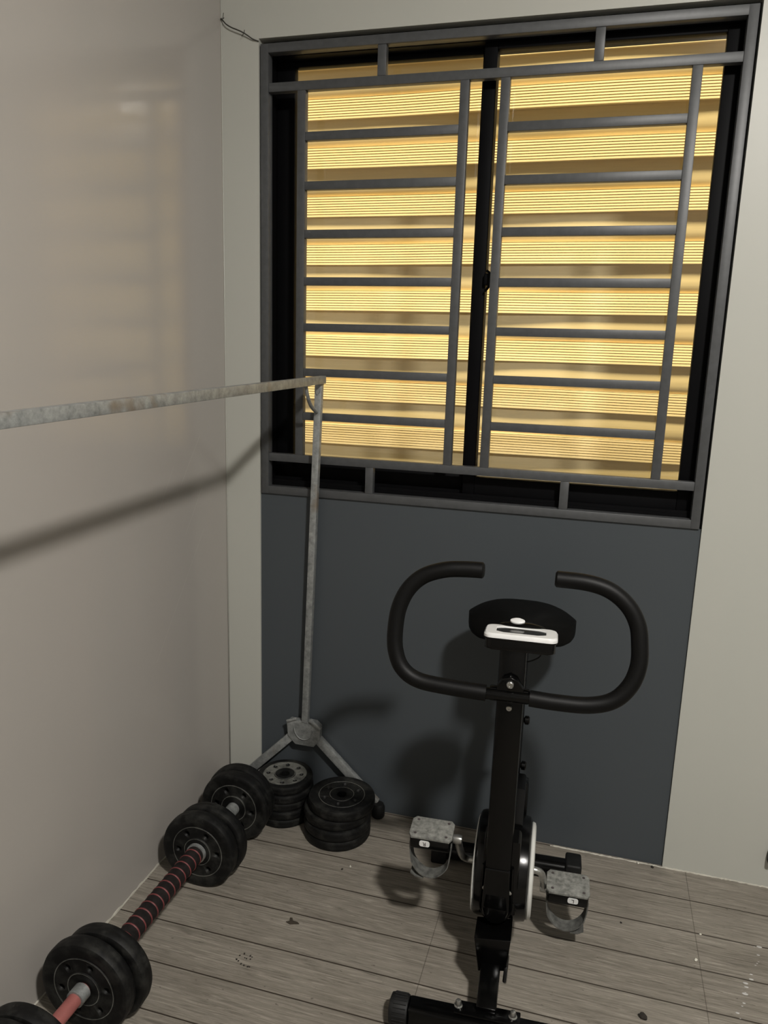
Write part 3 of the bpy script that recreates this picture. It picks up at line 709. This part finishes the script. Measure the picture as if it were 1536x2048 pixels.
b = MB(); b.tube(smoothpath([(0.042, -0.085, 0.797), (0.054, -0.078, 0.782), (0.052, -0.074, 0.768), (0.040, -0.078, 0.760), (0.026, -0.086, 0.757), (0.014, -0.09, 0.757)], 5), 0.0016, 8); K(b, 'cable', M['rubber'])
# seat post and seat
b = MB(); b.bar((0.006, 0.080, 0.25), (0.004, 0.225, 0.715), 0.040, 0.036, up=(0, -1, 0), bevel=0.004)
b.bar((0.018, 0.083, 0.285), (0.018, 0.108, 0.375), 0.062, 0.060, up=(0, -1, 0), bevel=0.006)
sp = K(b, 'seat_post', M['black'])
for w_, vv in ((0.505, 0.160), (0.40, 0.128)):
    b = MB(); b.lathe([(0.005, 0), (0.006, 0.008), (0.011, 0.010), (0.011, 0.018), (0.008, 0.021), (0, 0.021)], Matrix.Translation((0.018, vv, w_)) @ Matrix.Rotation(PI/2, 4, 'Y'), 12); b.build('knob', M['plastic'], sp)
# saddle: nose towards the console, wide rounded tail
b = MB(); nu, nv = 22, 26; top = {}; bot = {}
v0, v1 = 0.075, 0.335
for j in range(nv+1):
    q = j/nv; vv = v0+(v1-v0)*q
    wd = 0.030+(0.137-0.030)*(1/(1+math.exp(-13*(q-0.42))))
    if q > 0.72: wd *= math.sqrt(max(0.0, 1-((q-0.72)/0.285)**2))**0.85
    if q < 0.12: wd *= math.sqrt(max(0.02, 1-((0.12-q)/0.125)**2))
    for i in range(nu+1):
        s_ = -1+2*i/nu; x = wd*math.sin(s_*PI/2)
        e = abs(math.sin(s_*PI/2))
        crown = 0.766+0.008*math.sin(q*PI*0.9)-0.036*e**3.2*min(1, wd/0.11)-0.006*(1-abs(2*q-1))*0
        crown -= 0.016*max(0, (q-0.80)/0.2)**2
        th = 0.048*math.sqrt(max(0.0, 1-e**6))*min(1.0, 0.25+4*min(q, 1-q))
        top[i, j] = b.bm.verts.new((x, vv, crown)); bot[i, j] = b.bm.verts.new((x, vv, crown-0.012-0.016*min(1, wd/0.1)*min(1, 6*min(q, 1-q)+0.15)-th))
for j in range(nv):
    for i in range(nu):
        b.bm.faces.new((top[i, j], top[i+1, j], top[i+1, j+1], top[i, j+1])); b.bm.faces.new((bot[i, j], bot[i, j+1], bot[i+1, j+1], bot[i+1, j]))
for j in range(nv):
    b.bm.faces.new((top[0, j], top[0, j+1], bot[0, j+1], bot[0, j])); b.bm.faces.new((top[nu, j], bot[nu, j], bot[nu, j+1], top[nu, j+1]))
for i in range(nu):
    b.bm.faces.new((top[i, 0], bot[i, 0], bot[i+1, 0], top[i+1, 0])); b.bm.faces.new((top[i, nv], top[i+1, nv], bot[i+1, nv], bot[i, nv]))
st = b.build('seat', M['seat'], bike, auto=60)

# ------------------------------------------------------------------ small things on the floor and by the wall
sk = MB().box((1.636, -0.012, 0.098), (0.105, 0.024, 0.034), None, 0.004).build('socket_box', M['rubber'])
tag(sk, 'small black box low on the pale wall at the right edge', 'socket box')
def blob(name, mat, x, y, r, flat, seed, label, cat, group=None):
    rr = random.Random(seed); mb = MB()
    bmesh.ops.create_icosphere(mb.bm, subdivisions=2, radius=1.0)
    for v in mb.bm.verts:
        k = 1+0.45*(rr.random()-0.5); v.co = V((v.co.x*r*k, v.co.y*r*k*0.75, (v.co.z+0.8)*r*flat*k))
        if v.co.z < 0.0: v.co.z = 0.0
    o = mb.build(name, mat, None, (x, y, 0.0003), (0, 0, rr.random()*3), auto=60)
    return tag(o, label, cat, group)
blob('paint_chip', M['chip'], 1.400, -0.243, 0.0030, 0.5, 1, 'white paint chip on the floor nearer the right wall', 'paint chip', 'paint chips on the floor')
blob('paint_chip', M['chip'], 1.380, -0.335, 0.0050, 0.4, 2, 'largest white paint chip on the floor at right', 'paint chip', 'paint chips on the floor')
blob('paint_chip', M['chip'], 0.500, -0.270, 0.0035, 0.5, 3, 'white paint chip on the floor in front of the plate stack', 'paint chip', 'paint chips on the floor')
blob('paint_chip', M['chip'], 1.262, -0.006, 0.0045, 0.6, 4, 'white paint chip at the foot of the dark panel', 'paint chip', 'paint chips on the floor')
blob('dirt_crumb', M['crumb'], 0.482, -0.288, 0.0030, 0.7, 5, 'black crumb on the floor beside the white paint chip', 'crumb', 'crumbs on the floor')
blob('dirt_crumb', M['crumb'], 1.300, -0.012, 0.0045, 0.6, 6, 'black crumb by the right end of the dark panel', 'crumb', 'crumbs on the floor')
blob('dirt_crumb', M['crumb'], 1.212, -0.262, 0.0030, 0.6, 7, 'black crumb on a plank right of the pedals', 'crumb', 'crumbs on the floor')
blob('dirt_clump', M['crumb'], 1.252, -0.543, 0.0095, 0.5, 8, 'black dirt clump on the floor at the bottom edge right of the bike', 'dirt')
rr = random.Random(12)
for k, (dx, dy) in enumerate(((-0.018, 0.004), (-0.010, 0.012), (0.006, 0.010), (0.011, 0.008), (-0.004, 0.001), (0.001, 0.0), (0.010, 0.001), (-0.020, -0.009), (-0.014, -0.012), (-0.004, -0.018), (0.004, -0.020), (0.014, -0.021), (0.018, -0.020))):
    blob('dirt_crumb', M['crumb'], 0.372+dx, -0.652+dy, 0.0016+0.0012*rr.random(), 0.5, 30+k, 'tiny black crumb in the loose cluster on the floor right of the barbell', 'crumb', 'crumb cluster by the barbell')
# a curled dry leaf scrap
mb = MB(); pts = [(-0.012, -0.003), (-0.004, 0.001), (-0.006, 0.012), (0.0, 0.013), (0.004, 0.004), (0.016, 0.002), (0.022, -0.003), (0.010, -0.006), (0.0, -0.009)]
mb.prism(pts, 0.0004, 0.0022, 'z'); o = mb.build('leaf_scrap', M['leaf'], None, (0.425, -0.512, 0), (0, 0, 0.1), auto=None)
tag(o, 'dark brown torn leaf scrap lying flat on the floor between barbell and bike', 'leaf scrap')
for k in range(16):
    q = k/15; x = 1.535-0.085*q+rr.uniform(-0.008, 0.008); y = -0.235-0.245*q+rr.uniform(-0.01, 0.01)
    mb = MB(); r = rr.uniform(0.0012, 0.0045); mb.lathe([(r, 0), (r*0.9, r*0.14), (r*0.6, r*0.26), (0, r*0.32)], None, 14)
    o = mb.build('painted_glint_drop', M['water'], None, (x, y, 0.0002)); o.scale = (1.5, 0.8, 1)
    tag(o, 'tiny water drop with painted glint in the wet streak on the floor at right', 'water drop', 'wet streak at right')
